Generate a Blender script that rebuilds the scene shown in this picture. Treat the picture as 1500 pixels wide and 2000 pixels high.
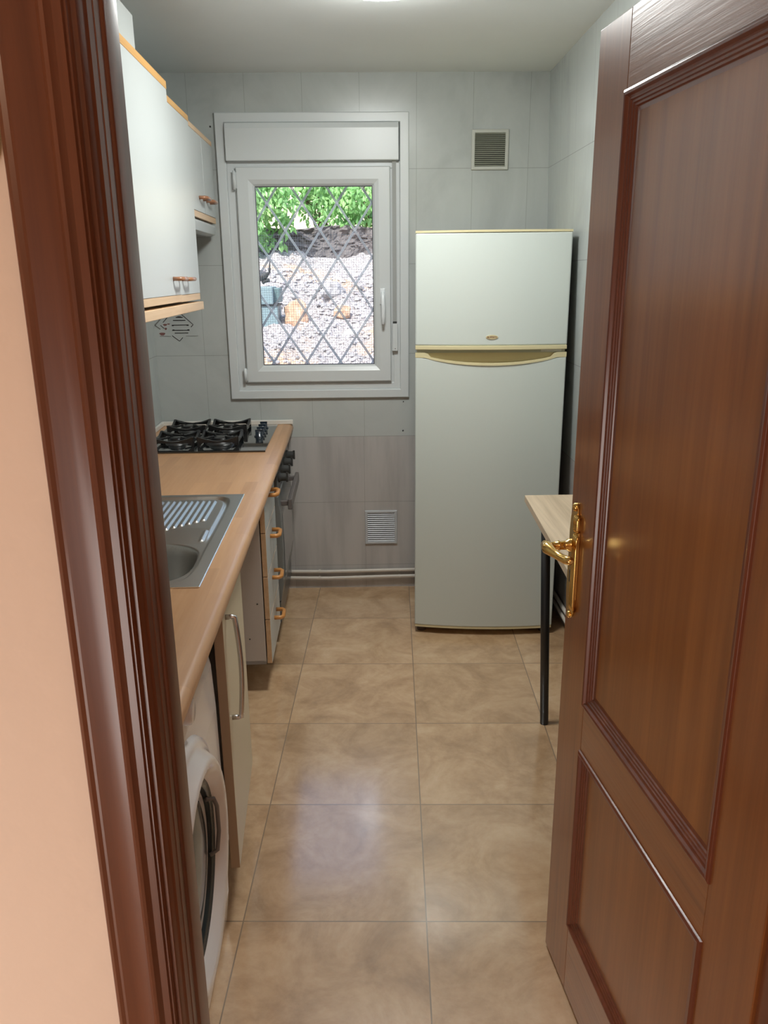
import bpy, bmesh, math, random
from mathutils import Vector, Matrix, noise
random.seed(7)
for o in list(bpy.data.objects): bpy.data.objects.remove(o)
SC = bpy.context.scene
COL = SC.collection
R = math.radians

# ------------------------------------------------------------------ camera
FPX = 1555.0
PITCH, ROLL, YAW = R(16.6), R(-0.53), R(1.15)
CAM_H = 1.515
def cam_axes():
    f = Vector((0, math.cos(PITCH), -math.sin(PITCH))); u = Vector((0, math.sin(PITCH), math.cos(PITCH))); r = Vector((1, 0, 0))
    r2 = r*math.cos(ROLL)+u*math.sin(ROLL); u2 = u*math.cos(ROLL)-r*math.sin(ROLL)
    Z = Matrix.Rotation(-YAW, 3, 'Z')
    return Z@r2, Z@u2, Z@f
cr, cu, cf = cam_axes()
cd = bpy.data.cameras.new('camera'); cam = bpy.data.objects.new('camera', cd); COL.objects.link(cam)
M3 = Matrix((cr, cu, -cf)).transposed()
cam.matrix_world = Matrix.Translation((0, 0, CAM_H)) @ M3.to_4x4()
cd.sensor_fit = 'VERTICAL'; cd.sensor_height = 36; cd.lens = FPX/2000*36
cd.clip_start = 0.02; cd.clip_end = 200
SC.camera = cam

# ------------------------------------------------------------------ colour management, world, lights
SC.view_settings.view_transform = 'Standard'; SC.view_settings.look = 'None'
SC.view_settings.gamma = 1; SC.view_settings.use_curve_mapping = False
SC.view_settings.exposure = 0.42
W = bpy.data.worlds.new('sky'); SC.world = W; W.use_nodes = True
wn = W.node_tree.nodes; wl = W.node_tree.links
sky = wn.new('ShaderNodeTexSky'); sky.sky_type = 'NISHITA'; sky.sun_disc = False
sky.sun_elevation = R(55); sky.sun_rotation = R(200); sky.air_density = 1.0; sky.dust_density = 2.0
wn['Background'].inputs[1].default_value = 0.42
wl.new(sky.outputs[0], wn['Background'].inputs[0])

def lamp(name, kind, loc, energy, color, size=0.1, size_y=None, target=None):
    l = bpy.data.lights.new(name, kind); l.energy = energy; l.color = color
    if kind == 'AREA':
        l.size = size
        if size_y: l.shape = 'RECTANGLE'; l.size_y = size_y
    elif kind in ('POINT', 'SPOT'): l.shadow_soft_size = size
    o = bpy.data.objects.new(name, l); COL.objects.link(o); o.location = loc
    if target is not None:
        o.rotation_euler = (Vector(target)-Vector(loc)).to_track_quat('-Z', 'Y').to_euler()
    return o
SUN = lamp('sun', 'SUN', (0, 5, 8), 5.2, (1.0, 0.95, 0.88), target=(1.2, 7.6, 4.0)); SUN.data.angle = R(0.6)
# tube lamps of the kitchen ceiling fitting (in the fitting at the ceiling), the hallway's warm lamp and daylight from the room at its far end
LAMP_XY = (0.06, 2.54)
KITCHEN_EMIT = 58.0
HALL_LAMP = lamp('hall_ceiling_light', 'POINT', (0.15, -0.75, 2.1), 8.5, (1.0, 0.70, 0.47), 0.10)
HALL_DAY = lamp('hall_daylight', 'AREA', (-1.2, -0.7, 0.5), 15, (1.0, 0.95, 0.90), 0.9, 1.0, target=(-0.6, 0.7, 0.3))

# ------------------------------------------------------------------ helpers
def nbm(): return bmesh.new()
def box(bm, x0, x1, y0, y1, z0, z1, mi=0):
    vs = [bm.verts.new(p) for p in ((x0,y0,z0),(x1,y0,z0),(x1,y1,z0),(x0,y1,z0),(x0,y0,z1),(x1,y0,z1),(x1,y1,z1),(x0,y1,z1))]
    for f in ((3,2,1,0),(4,5,6,7),(0,1,5,4),(1,2,6,5),(2,3,7,6),(3,0,4,7)):
        bm.faces.new([vs[i] for i in f]).material_index = mi
    return bm
def ring_frame(d):
    d = d.normalized(); a = Vector((0,0,1)) if abs(d.z) < .9 else Vector((1,0,0))
    x = d.cross(a).normalized(); return x, d.cross(x).normalized()
def tube(bm, pts, r, seg=12, cap=True, flat=None, mi=0):
    pts = [Vector(p) for p in pts]; n = len(pts); rings = []
    rs = r if isinstance(r, (list, tuple)) else [r]*n
    px = None
    for i, p in enumerate(pts):
        d = (pts[min(i+1, n-1)]-pts[max(i-1, 0)]).normalized()
        if px is None: x, y = ring_frame(d)
        else:
            x = (px-d*px.dot(d)).normalized(); y = d.cross(x)
        px = x
        k = flat if flat else 1
        rings.append([bm.verts.new(p+(x*math.cos(t)+y*math.sin(t)*k)*rs[i]) for t in [2*math.pi*j/seg for j in range(seg)]])
    for a, b in zip(rings, rings[1:]):
        for j in range(seg):
            f = bm.faces.new((a[j], a[(j+1)%seg], b[(j+1)%seg], b[j])); f.material_index = mi; f.smooth = True
    if cap:
        bm.faces.new(rings[0][::-1]).material_index = mi; bm.faces.new(rings[-1]).material_index = mi
    return bm
def lathe(bm, prof, origin, axis, seg=32, mi=0, smooth=True, close=True):
    """prof: list of (radius, distance along axis)"""
    o = Vector(origin); a = Vector(axis).normalized(); x, y = ring_frame(a); rings = []
    for r, h in prof:
        if r <= 1e-6: rings.append([bm.verts.new(o+a*h)])
        else: rings.append([bm.verts.new(o+a*h+(x*math.cos(t)+y*math.sin(t))*r) for t in [2*math.pi*j/seg for j in range(seg)]])
    for A, B in zip(rings, rings[1:]):
        for j in range(seg):
            k = (j+1)%seg
            if len(A) == 1 and len(B) == 1: continue
            if len(A) == 1: vs = (A[0], B[k], B[j])
            elif len(B) == 1: vs = (A[j], A[k], B[0])
            else: vs = (A[j], A[k], B[k], B[j])
            f = bm.faces.new(vs); f.material_index = mi; f.smooth = smooth
    return bm
def prism(bm, pts, axis, d0, d1, mi=0, smooth=False):
    """extrude a 2D outline along 'x','y' or 'z' from d0 to d1"""
    def P(a, b, d):
        return {'x': (d, a, b), 'y': (a, d, b), 'z': (a, b, d)}[axis]
    A = [bm.verts.new(P(a, b, d0)) for a, b in pts]; B = [bm.verts.new(P(a, b, d1)) for a, b in pts]
    n = len(pts)
    bm.faces.new(A[::-1]).material_index = mi; bm.faces.new(B).material_index = mi
    for i in range(n):
        f = bm.faces.new((A[i], A[(i+1)%n], B[(i+1)%n], B[i])); f.material_index = mi; f.smooth = smooth
    return bm
def rects(bm, x0, x1, z0, z1, prof, y=0.0, sgn=1, mi=0, capin=False):
    """mitred picture-frame moulding in the xz plane; prof = [(inset, height towards +y*sgn)]"""
    L = []
    for d, h in prof:
        L.append([bm.verts.new((a, y+sgn*h, b)) for a, b in ((x0+d, z0+d), (x1-d, z0+d), (x1-d, z1-d), (x0+d, z1-d))])
    for A, B in zip(L, L[1:]):
        for j in range(4):
            bm.faces.new((A[j], A[(j+1)%4], B[(j+1)%4], B[j])).material_index = mi
    if capin: bm.faces.new(L[-1]).material_index = mi
    return bm
OFF = {}
def obj(name, bm, m, parent=None, bevel=0, seg=2, smooth=False, world=False):
    off = OFF.get(parent.name) if parent is not None else None
    if off is not None: bmesh.ops.translate(bm, verts=bm.verts, vec=-Vector(off))
    bmesh.ops.recalc_face_normals(bm, faces=bm.faces)
    me = bpy.data.meshes.new(name); bm.to_mesh(me); bm.free()
    o = bpy.data.objects.new(name, me); COL.objects.link(o)
    for mm in (m if isinstance(m, (list, tuple)) else [m]): me.materials.append(mm)
    if parent is not None:
        o.parent = parent
        if off is not None: OFF[o.name] = off
    if bevel:
        b = o.modifiers.new('bevel', 'BEVEL'); b.width = bevel; b.segments = seg; b.limit_method = 'ANGLE'; b.angle_limit = R(40)
        b.harden_normals = False
    if smooth:
        for p in me.polygons: p.use_smooth = True
    return o
def tag(o, label, cat, group=None):
    o['label'] = label; o['category'] = cat
    if group: o['group'] = group
    return o
def thing(name, label, cat, loc=(0, 0, 0), rotz=0, group=None, off=None):
    o = bpy.data.objects.new(name, None); COL.objects.link(o); o.location = loc; o.rotation_euler = (0, 0, rotz)
    o.empty_display_size = .05
    OFF[o.name] = off
    return tag(o, label, cat, group)
def struct(o, label=None):
    o['kind'] = 'structure'
    if label: o['label'] = label
    return o
# kitchen-run frame: origin at the front corner of the worktop at the back wall, turned 1 degree
P0 = Vector((-.352, 3.755, 0)); TH = R(1.0); ROT = Matrix.Rotation(TH, 3, 'Z')
def cw(lx, ly, z): return P0 + ROT @ Vector((lx, ly, 0)) + Vector((0, 0, z))
def run(name, label, cat, base, group=None):
    return thing(name, label, cat, cw(*base), TH, group, off=base)
def copy_tree(o, dloc, parent=None):
    c = o.copy(); COL.objects.link(c)
    if parent is None: c.location = Vector(o.location)+Vector(dloc)
    else: c.parent = parent
    for ch in list(o.children): copy_tree(ch, (0, 0, 0), c)
    return c

# ------------------------------------------------------------------ materials
def mat(name, color, rough=.5, metal=0, spec=.5, coat=0, coat_r=.1):
    m = bpy.data.materials.new(name); m.use_nodes = True
    b = m.node_tree.nodes['Principled BSDF']
    b.inputs['Base Color'].default_value = (*color, 1); b.inputs['Roughness'].default_value = rough
    b.inputs['Metallic'].default_value = metal; b.inputs['Specular IOR Level'].default_value = spec
    b.inputs['Coat Weight'].default_value = coat; b.inputs['Coat Roughness'].default_value = coat_r
    return m
class NT:
    def __init__(s, m): s.m = m; s.t = m.node_tree; s.b = s.t.nodes['Principled BSDF']
    def n(s, t, **k):
        x = s.t.nodes.new(t)
        for a, v in k.items(): setattr(x, a, v)
        return x
    def l(s, a, b): s.t.links.new(a, b)
    def coord(s, kind='Object'): return s.n('ShaderNodeTexCoord').outputs[kind]
    def mapping(s, v, scale=(1, 1, 1), rot=(0, 0, 0), loc=(0, 0, 0)):
        x = s.n('ShaderNodeMapping'); x.inputs['Scale'].default_value = scale; x.inputs['Rotation'].default_value = rot; x.inputs['Location'].default_value = loc
        s.l(v, x.inputs['Vector']); return x.outputs[0]
    def noise(s, v, scale, detail=4, rough=.55, dist=0):
        x = s.n('ShaderNodeTexNoise'); x.inputs['Scale'].default_value = scale; x.inputs['Detail'].default_value = detail
        x.inputs['Roughness'].default_value = rough; x.inputs['Distortion'].default_value = dist
        s.l(v, x.inputs['Vector']); return x.outputs['Fac']
    def ramp(s, f, stops):
        x = s.n('ShaderNodeValToRGB'); e = x.color_ramp.elements
        while len(e) < len(stops): e.new(.5)
        for i, (p, c) in enumerate(stops): e[i].position = p; e[i].color = (*c, 1)
        s.l(f, x.inputs[0]); return x.outputs[0]
    def mix(s, f, a, b, mode='MIX'):
        x = s.n('ShaderNodeMix', data_type='RGBA', blend_type=mode)
        if isinstance(f, (int, float)): x.inputs[0].default_value = f
        else: s.l(f, x.inputs[0])
        for i, v in ((6, a), (7, b)):
            if isinstance(v, tuple): x.inputs[i].default_value = (*v, 1)
            else: s.l(v, x.inputs[i])
        return x.outputs[2]
    def math(s, op, a, b=None, c=None):
        x = s.n('ShaderNodeMath', operation=op)
        for i, v in enumerate((a, b, c)):
            if v is None: continue
            if isinstance(v, (int, float)): x.inputs[i].default_value = v
            else: s.l(v, x.inputs[i])
        return x.outputs[0]
    def bump(s, h, st, dist=.01):
        x = s.n('ShaderNodeBump'); x.inputs['Strength'].default_value = st; x.inputs['Distance'].default_value = dist
        s.l(h, x.inputs['Height']); s.l(x.outputs[0], s.b.inputs['Normal']); return x
    def color(s, c): s.l(c, s.b.inputs['Base Color'])
    def line(s, v, period, off, w):
        """1 on grid lines at off + k*period"""
        t = s.math('SUBTRACT', v, off-period/2); t = s.math('FLOORED_MODULO', t, period); t = s.math('COMPARE', t, period/2, w); return t

def tile_wall(name, uax, upper, lower, zs, tint=(.47, .50, .485)):
    """light grey marbled wall tiles; uax: 0 -> lines across x, 1 -> lines across y"""
    m = mat(name, tint, .24, spec=.5); q = NT(m); c = q.coord()
    sp = q.n('ShaderNodeSeparateXYZ'); q.l(c, sp.inputs[0]); u = sp.outputs[uax]; z = sp.outputs[2]
    veins = q.noise(q.mapping(c, (1, 1, .55), (0, R(32), 0)), 2.3, 6, .6, 1.2)
    base = q.ramp(veins, [(.30, tuple(t*.86 for t in tint)), (.47, tint), (.56, tuple(t*1.05 for t in tint)), (.75, tuple(t*.95 for t in tint))])
    low = q.ramp(q.noise(q.mapping(c, (3, 3, .35)), 5, 4), [(.3, (.40, .385, .375)), (.55, (.49, .475, .46)), (.75, (.52, .50, .48))])
    isup = q.math('GREATER_THAN', z, .774)
    base = q.mix(isup, low, base)
    hz = None
    for zz in zs:
        k = q.math('COMPARE', z, zz, .0012); hz = k if hz is None else q.math('MAXIMUM', hz, k)
    up = q.math('MULTIPLY', q.line(u, upper[0], upper[1], .0009), isup)
    lo = q.math('MULTIPLY', q.line(u, lower[0], lower[1], .0009), q.math('SUBTRACT', 1, isup))
    g = q.math('MAXIMUM', hz, q.math('MAXIMUM', up, lo))
    q.color(q.mix(q.math('MULTIPLY', g, .55), base, (.22, .22, .20)))
    q.bump(g, .25, -.001)
    return m
ZS = [.12, .448, .774, 1.163, 1.561, 1.958]
M_wb = tile_wall('back_wall_tiles', 0, (.2447, -.748), (.352, -.018), ZS)
M_wr = tile_wall('right_wall_tiles', 1, (.2447, 3.30), (.352, 3.30), ZS)
M_wl = tile_wall('left_wall_tiles', 1, (.2447, 3.30), (.352, 3.30), ZS)

def floor_mat():
    m = mat('floor_tiles', (.4, .3, .2), .27, spec=.9); q = NT(m); c = q.coord()
    sp = q.n('ShaderNodeSeparateXYZ'); q.l(c, sp.inputs[0]); x, y = sp.outputs[0], sp.outputs[1]
    a = R(1.9); ca, sa = math.cos(a), math.sin(a)
    u = q.math('SUBTRACT', q.math('MULTIPLY', x, ca), q.math('MULTIPLY', y, sa))
    v = q.math('ADD', q.math('MULTIPLY', x, sa), q.math('MULTIPLY', y, ca))
    lu = q.line(u, .4483, .0738, .0016); lv = q.line(v, .4483, 2.027, .0016)
    g = q.math('MAXIMUM', lu, lv)
    # per tile tint
    iu = q.math('FLOOR', q.math('DIVIDE', q.math('SUBTRACT', u, .0738), .4483)); iv = q.math('FLOOR', q.math('DIVIDE', q.math('SUBTRACT', v, 2.027), .4483))
    cb = q.n('ShaderNodeCombineXYZ'); q.l(iu, cb.inputs[0]); q.l(iv, cb.inputs[1])
    wn_ = q.n('ShaderNodeTexWhiteNoise'); q.l(cb.outputs[0], wn_.inputs[0])
    sh = q.n('ShaderNodeVectorMath', operation='MULTIPLY_ADD'); q.l(wn_.outputs['Color'], sh.inputs[0]); sh.inputs[1].default_value = (7, 7, 7); q.l(c, sh.inputs[2])
    n1 = q.noise(sh.outputs[0], 5.5, 8, .66, .6)
    n2 = q.noise(sh.outputs[0], 38, 5, .6)
    col = q.ramp(n1, [(.30, (.40, .235, .115)), (.43, (.54, .335, .175)), (.55, (.66, .43, .24)), (.70, (.76, .53, .32))])
    col = q.mix(.14, col, q.ramp(n2, [(.35, (.24, .16, .10)), (.65, (.60, .48, .36))]))
    hs = q.n('ShaderNodeHueSaturation'); q.l(col, hs.inputs['Color']); q.l(q.math('MULTIPLY_ADD', wn_.outputs['Value'], .14, .93), hs.inputs['Value'])
    q.color(q.mix(g, hs.outputs[0], (.27, .19, .125)))
    q.l(q.math('MULTIPLY_ADD', n2, .10, .40), q.b.inputs['Roughness'])
    q.b.inputs['Specular IOR Level'].default_value = .3; q.b.inputs['Coat Weight'].default_value = .9; q.b.inputs['Coat IOR'].default_value = 2.5; q.b.inputs['Coat Roughness'].default_value = .15
    h = q.math('ADD', q.math('MULTIPLY', g, -1.2), q.math('MULTIPLY', q.noise(c, 9, 2), .7))
    q.bump(h, .22, .0016)
    return m
M_floor = floor_mat()
def paint(name, col, bump=.12, rough=.75, scale=55):
    m = mat(name, col, rough, spec=.3); q = NT(m); c = q.coord()
    n = q.noise(c, 3, 3); q.color(q.mix(n, tuple(t*.95 for t in col), tuple(min(1, t*1.04) for t in col)))
    q.bump(q.noise(c, scale, 3), bump, .004); return m
M_ceil = paint('ceiling_paint', (.80, .83, .83), .04, .85)
M_hall = paint('hall_paint', (.74, .58, .47), .35, .65, 28)
M_hallf = mat('hall_floor', (.42, .31, .22), .3)
def wood(name, dark, light, axis=2, scale=1.0, rough=.28, coat=.0, coat_r=.12, bump=.05, spec=.5, mid=None, contrast=(.3, .7)):
    m = mat(name, light, rough, spec=spec, coat=coat, coat_r=coat_r); q = NT(m); c = q.coord()
    s = [34*scale]*3; s[axis] = 1.3*scale
    n = q.noise(q.mapping(c, tuple(s)), 1.6, 6, .62, .25)
    s2 = [120*scale]*3; s2[axis] = 4*scale
    n2 = q.noise(q.mapping(c, tuple(s2)), 1.2, 3, .6)
    f = q.math('ADD', q.math('MULTIPLY', n, .75), q.math('MULTIPLY', n2, .25))
    col = q.ramp(f, [(contrast[0], dark), (contrast[1], light)])
    q.color(col); q.bump(n2, bump, .002); return m
RD, RL = (.150, .043, .009), (.275, .092, .022)
M_door_v = wood('mahogany_upright', RD, RL, 2, .8, .30, .55, .13)
M_door_h = wood('mahogany_rail', RD, RL, 0, .8, .30, .8, .16, bump=.25)
M_door_p = wood('mahogany_panel', (.165, .050, .009), (.295, .102, .022), 2, .6, .32, .5, .16)
M_mould = wood('mahogany_moulding', (.105, .024, .010), (.17, .045, .018), 2, .8, .30, .3, .14)
M_jamb = wood('mahogany_jamb', (.085, .024, .010), (.165, .050, .019), 2, .7, .34, .32, .2, bump=.02)
M_beech = wood('beech_strip', (.62, .40, .22), (.78, .56, .36), 1, .7, .45)
M_beech_o = wood('oiled_beech_strip', (.52, .27, .08), (.68, .40, .15), 1, .7, .45)
M_oak = wood('light_oak_laminate', (.40, .30, .20), (.66, .52, .37), 1, .45, .45, contrast=(.32, .62))
M_handlewood = mat('orange_beech_handle', (.56, .24, .060), .32, coat=.4)
M_handlebrown = mat('brown_beech_handle', (.36, .16, .080), .3, coat=.4)
M_white = mat('white_laminate', (.52, .55, .545), .36)
M_whiteside = mat('white_board', (.62, .58, .55), .5)
M_cream = mat('cream_laminate', (.66, .58, .42), .38)
M_creamedge = mat('shaded_cream_edge', (.42, .31, .21), .5)  # cream door edge, browned in the colour for the shadow on it
M_wm = mat('washer_white', (.78, .76, .76), .16, coat=.5, coat_r=.05)
M_wmin = mat('washer_recess', (.60, .57, .56), .25)
M_darkglass = mat('dark_glass', (.030, .040, .044), .14, spec=.4)
M_black = mat('black_metal', (.012, .013, .015), .42)
M_blackiron = mat('black_enamel', (.010, .010, .011), .30, coat=.3, coat_r=.15)
M_hobglass = mat('hob_glass', (.012, .015, .016), .05, spec=.7, coat=1, coat_r=.02)
M_chrome = mat('satin_chrome', (.58, .55, .54), .25, 1)
M_capmetal = mat('burner_metal', (.10, .10, .10), .35, .7)
M_brass = mat('polished_brass', (.83, .52, .17), .16, 1)
M_steel = mat('sink_steel', (.50, .49, .465), .33, 1)
q = NT(M_steel); q.bump(q.noise(q.mapping(q.coord(), (3, 120, 3)), 6, 2), .05, .001)
M_pvc = mat('white_pvc', (.64, .675, .68), .32)
M_pvcdark = mat('window_gasket', (.05, .055, .07), .5)
M_strap = mat('grey_strap', (.36, .37, .36), .8)
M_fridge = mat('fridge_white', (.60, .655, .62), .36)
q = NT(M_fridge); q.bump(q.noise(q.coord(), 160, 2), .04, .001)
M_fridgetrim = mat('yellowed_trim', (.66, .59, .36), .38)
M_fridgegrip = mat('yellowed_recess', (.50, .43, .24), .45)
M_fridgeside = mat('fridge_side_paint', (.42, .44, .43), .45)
M_rubber = mat('dark_rubber', (.03, .03, .028), .7)
M_pipe = mat('cream_pipe_paint', (.66, .61, .54), .38)
M_vent_o = mat('olive_vent_plastic', (.35, .36, .28), .5)
M_vent_f = mat('vent_frame_plastic', (.52, .53, .48), .45)
M_vent_w = mat('white_vent_metal', (.52, .54, .56), .4)
M_ventback = mat('vent_dark_inside', (.06, .062, .06), .8)
M_ink = mat('motif_ink', (.035, .033, .035), .3)
M_inkgrey = mat('motif_grey', (.20, .20, .185), .3)
M_inkred = mat('motif_red', (.22, .10, .09), .3)
M_motifbase = mat('motif_blush', (.40, .37, .35), .25)
M_oven = mat('oven_grey', (.20, .215, .215), .30, .3)
M_ovendark = mat('oven_panel', (.10, .105, .105), .3, .3)
M_badge = mat('badge_gold', (.58, .50, .30), .35)
M_badgeink = mat('badge_ink', (.25, .12, .06), .4)
M_ext = mat('render_plaster', (.7, .66, .6), .9)
M_util = mat('grey_teal_plastic', (.20, .275, .285), .5)
M_utild = mat('shaded_teal_plastic', (.12, .19, .19), .5)
M_grille = mat('white_grille_paint', (.88, .87, .90), .4)
M_ornament = mat('beige_ceramic', (.70, .55, .33), .35)
def butcher():
    m = mat('beech_worktop_laminate', (.6, .4, .25), .33, coat=.15, coat_r=.25); q = NT(m); c = q.coord()
    mp = q.mapping(c, (1, 1, 1), (0, 0, R(90)))
    b = q.n('ShaderNodeTexBrick'); b.offset = .37; b.squash = 1; q.l(mp, b.inputs['Vector'])
    b.inputs['Color1'].default_value = (.42, .222, .105, 1); b.inputs['Color2'].default_value = (.55, .305, .150, 1); b.inputs['Mortar'].default_value = (.53, .315, .175, 1)
    b.inputs['Scale'].default_value = 1; b.inputs['Mortar Size'].default_value = .0; b.inputs['Brick Width'].default_value = .42; b.inputs['Row Height'].default_value = .043
    n = q.noise(q.mapping(c, (60, 4, 60)), 1.5, 4)
    q.color(q.mix(.22, b.outputs['Color'], q.ramp(n, [(.3, (.41, .21, .09)), (.7, (.62, .38, .21))])))
    return m
M_top = butcher()
def glass_mat():
    m = bpy.data.materials.new('window_glass'); m.use_nodes = True; t = m.node_tree; t.nodes.clear()
    o = t.nodes.new('ShaderNodeOutputMaterial'); mx = t.nodes.new('ShaderNodeMixShader'); tr = t.nodes.new('ShaderNodeBsdfTransparent'); gl = t.nodes.new('ShaderNodeBsdfGlossy')
    tr.inputs[0].default_value = (.93, .955, .97, 1); gl.inputs['Roughness'].default_value = .02
    fr = t.nodes.new('ShaderNodeFresnel'); fr.inputs[0].default_value = 1.45
    t.links.new(fr.outputs[0], mx.inputs[0]); t.links.new(tr.outputs[0], mx.inputs[1]); t.links.new(gl.outputs[0], mx.inputs[2]); t.links.new(mx.outputs[0], o.inputs[0])
    return m
M_glass = glass_mat()
def emit(name, col, s):
    m = mat(name, col, .5); b = m.node_tree.nodes['Principled BSDF']; b.inputs['Emission Color'].default_value = (*col, 1); b.inputs['Emission Strength'].default_value = s; return m
M_lamp = emit('lamp_diffuser', (.96, .98, .95), KITCHEN_EMIT)
M_hlamp = emit('hall_lamp_glass', (1.0, .75, .5), 2.0)
def rubble():
    m = mat('rubble_bank', (.5, .45, .42), .95, spec=.1); q = NT(m); c = q.coord()
    vo = q.n('ShaderNodeTexVoronoi'); vo.inputs['Scale'].default_value = 26; q.l(c, vo.inputs['Vector'])
    n = q.noise(c, 3.2, 8, .7, .5); n2 = q.noise(c, 60, 3, .7)
    col = q.ramp(n2, [(.32, (.16, .135, .12)), (.46, (.42, .37, .35)), (.60, (.74, .69, .67)), (.75, (.90, .86, .84))])
    col = q.mix(q.math('MULTIPLY', vo.outputs['Distance'], .5), col, (.22, .20, .19))
    clay = q.ramp(q.noise(c, 1.6, 3, .5), [(.56, (0, 0, 0)), (.66, (1, 1, 1))])
    col = q.mix(q.math('MULTIPLY', clay, .6), col, (.80, .47, .24))
    q.color(col); q.bump(n2, .8, .03); return m
M_bank = rubble()
M_wallstone = paint('shaded_terrace_stone', (.135, .12, .115), .9, .95, 20)  # shade under the foliage is put into this dark stone colour
M_ground = paint('pale_ground', (.72, .62, .52), .4, .95, 30)
M_farwall = paint('sunlit_cream_render', (.86, .74, .52), .2, .9)
M_bark = mat('bark', (.16, .11, .07), .9)
def leafm():
    m = mat('leaf_green', (.12, .30, .05), .45); q = NT(m); c = q.coord()
    q.color(q.ramp(q.noise(c, 6, 3), [(.3, (.10, .24, .07)), (.5, (.20, .40, .13)), (.7, (.38, .56, .22))]))
    q.b.inputs['Subsurface Weight'].default_value = 0
    tl = q.n('ShaderNodeBsdfTranslucent'); tl.inputs[0].default_value = (.30, .60, .10, 1)
    mx = q.n('ShaderNodeMixShader'); mx.inputs[0].default_value = .35
    out = [x for x in q.t.nodes if x.type == 'OUTPUT_MATERIAL'][0]
    q.l(q.b.outputs[0], mx.inputs[1]); q.l(tl.outputs[0], mx.inputs[2]); q.l(mx.outputs[0], out.inputs[0]); return m
M_leaf = leafm()

# ================================================================== SETTING
YB = 3.76; ZC = 2.337; YF = .712; YK = .79
XWL = lambda y: cw(-.62, y-P0.y, 0).x
# floor (kitchen and hallway)
bm = nbm(); box(bm, -1.15, 1.2, YK-.04, YB+.2, -.06, 0); struct(obj('floor', bm, M_floor))
bm = nbm(); box(bm, -1.6, 1.6, -1.7, YK-.04, -.06, 0); struct(obj('floor_hall', bm, M_hallf))
bm = nbm(); box(bm, -1.15, 1.2, YK-.04, YB+.2, ZC, ZC+.12); struct(obj('ceiling', bm, M_ceil))
bm = nbm(); box(bm, -1.6, 1.6, -1.7, YK-.04, ZC, ZC+.12); struct(obj('ceiling_hall', bm, M_ceil))
# back wall with window hole
HX0, HX1, HZ0, HZ1 = -.60, .16, .995, 2.15
bm = nbm()
for a in ((-1.15, HX0, 0, ZC), (HX1, 1.2, 0, ZC), (HX0, HX1, 0, HZ0), (HX0, HX1, HZ1, ZC)):
    box(bm, a[0], a[1], YB, YB+.2, a[2], a[3])
wb = struct(obj('wall_back', bm, M_wb))
bm = nbm()
lathe(bm, [(0, .001), (.004, .001), (.004, -.002)], (.170, YB, .799), (0, -1, 0), 12)
lathe(bm, [(0, .001), (.003, .001), (.003, -.002)], (.172, YB, .938), (0, -1, 0), 12)
lathe(bm, [(0, .001), (.004, .001), (.004, -.002)], (-.655, YB, 2.13), (0, -1, 0), 12)
obj('screw_hole', bm, M_ink, wb)
# printed motif tile under the wall cabinets (flat print on the tile)
bm = nbm()
def strip(x0, z0, x1, z1, w, mi):
    d = Vector((x1-x0, 0, z1-z0)); n = Vector((-d.z, 0, d.x)).normalized()*w/2
    a, b = Vector((x0, YB-.0011-.0002*mi, z0)), Vector((x1, YB-.0011-.0002*mi, z1))
    bm.faces.new([bm.verts.new(p) for p in (a-n, b-n, b+n, a+n)]).material_index = mi
mx_, mz_ = -.862, 1.295
def mp(px, py): return (-.862+(px-345)*.00242, 1.290-(py-640)*.00242)
def ms(a, b, c, d, w, mi):
    x0, z0 = mp(a, b); x1, z1 = mp(c, d); strip(x0, z0, x1, z1, w, mi)
K = 1/13.64
def zp(x, y): return (290+x*K, 600+y*K)
for a, b, c_, d, w, mi in ((380, 410, 525, 260, .0032, 0), (165, 480, 380, 265, .0052, 1), (165, 480, 300, 580, .0045, 1), (310, 480, 400, 560, .0028, 0),
                           (860, 200, 1150, 470, .0030, 0), (1150, 470, 1090, 535, .0034, 0), (590, 745, 770, 885, .0030, 0), (770, 885, 860, 795, .0030, 0),
                           (940, 200, 985, 160, .003, 1), (270, 755, 560, 760, .0018, 1), (940, 760, 1260, 755, .0020, 1),
                           (640, 360, 960, 360, .0040, 0), (720, 285, 895, 285, .0040, 0), (760, 268, 850, 268, .003, 0), (600, 480, 1035, 475, .0032, 0), (600, 610, 1050, 610, .0035, 0), (660, 680, 1010, 680, .0038, 0),
                           (600, 490, 650, 490, .004, 0), (980, 485, 1035, 485, .004, 0), (610, 600, 660, 600, .004, 0), (990, 600, 1045, 600, .004, 0)):
    p, r_ = zp(a, b), zp(c_, d); ms(p[0], p[1], r_[0], r_[1], w, mi)
def blob(x, y, rx, ry, mi):
    cx, cz = mp(*zp(x, y)); n = 14
    vs = [bm.verts.new((cx+rx*math.cos(t)*(1+.25*math.sin(3*t)), YB-.0009-.0002*mi, cz+ry*math.sin(t)*(1+.2*math.cos(2*t)))) for t in [2*math.pi*i/n for i in range(n)]]
    bm.faces.new(vs).material_index = mi
blob(430, 470, .0085, .0055, 2); blob(440, 570, .005, .006, 2); blob(520, 450, .006, .003, 2); blob(340, 700, .0125, .0075, 2)
obj('tile_motif', bm, [M_ink, M_inkgrey, M_inkred], wb)
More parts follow.
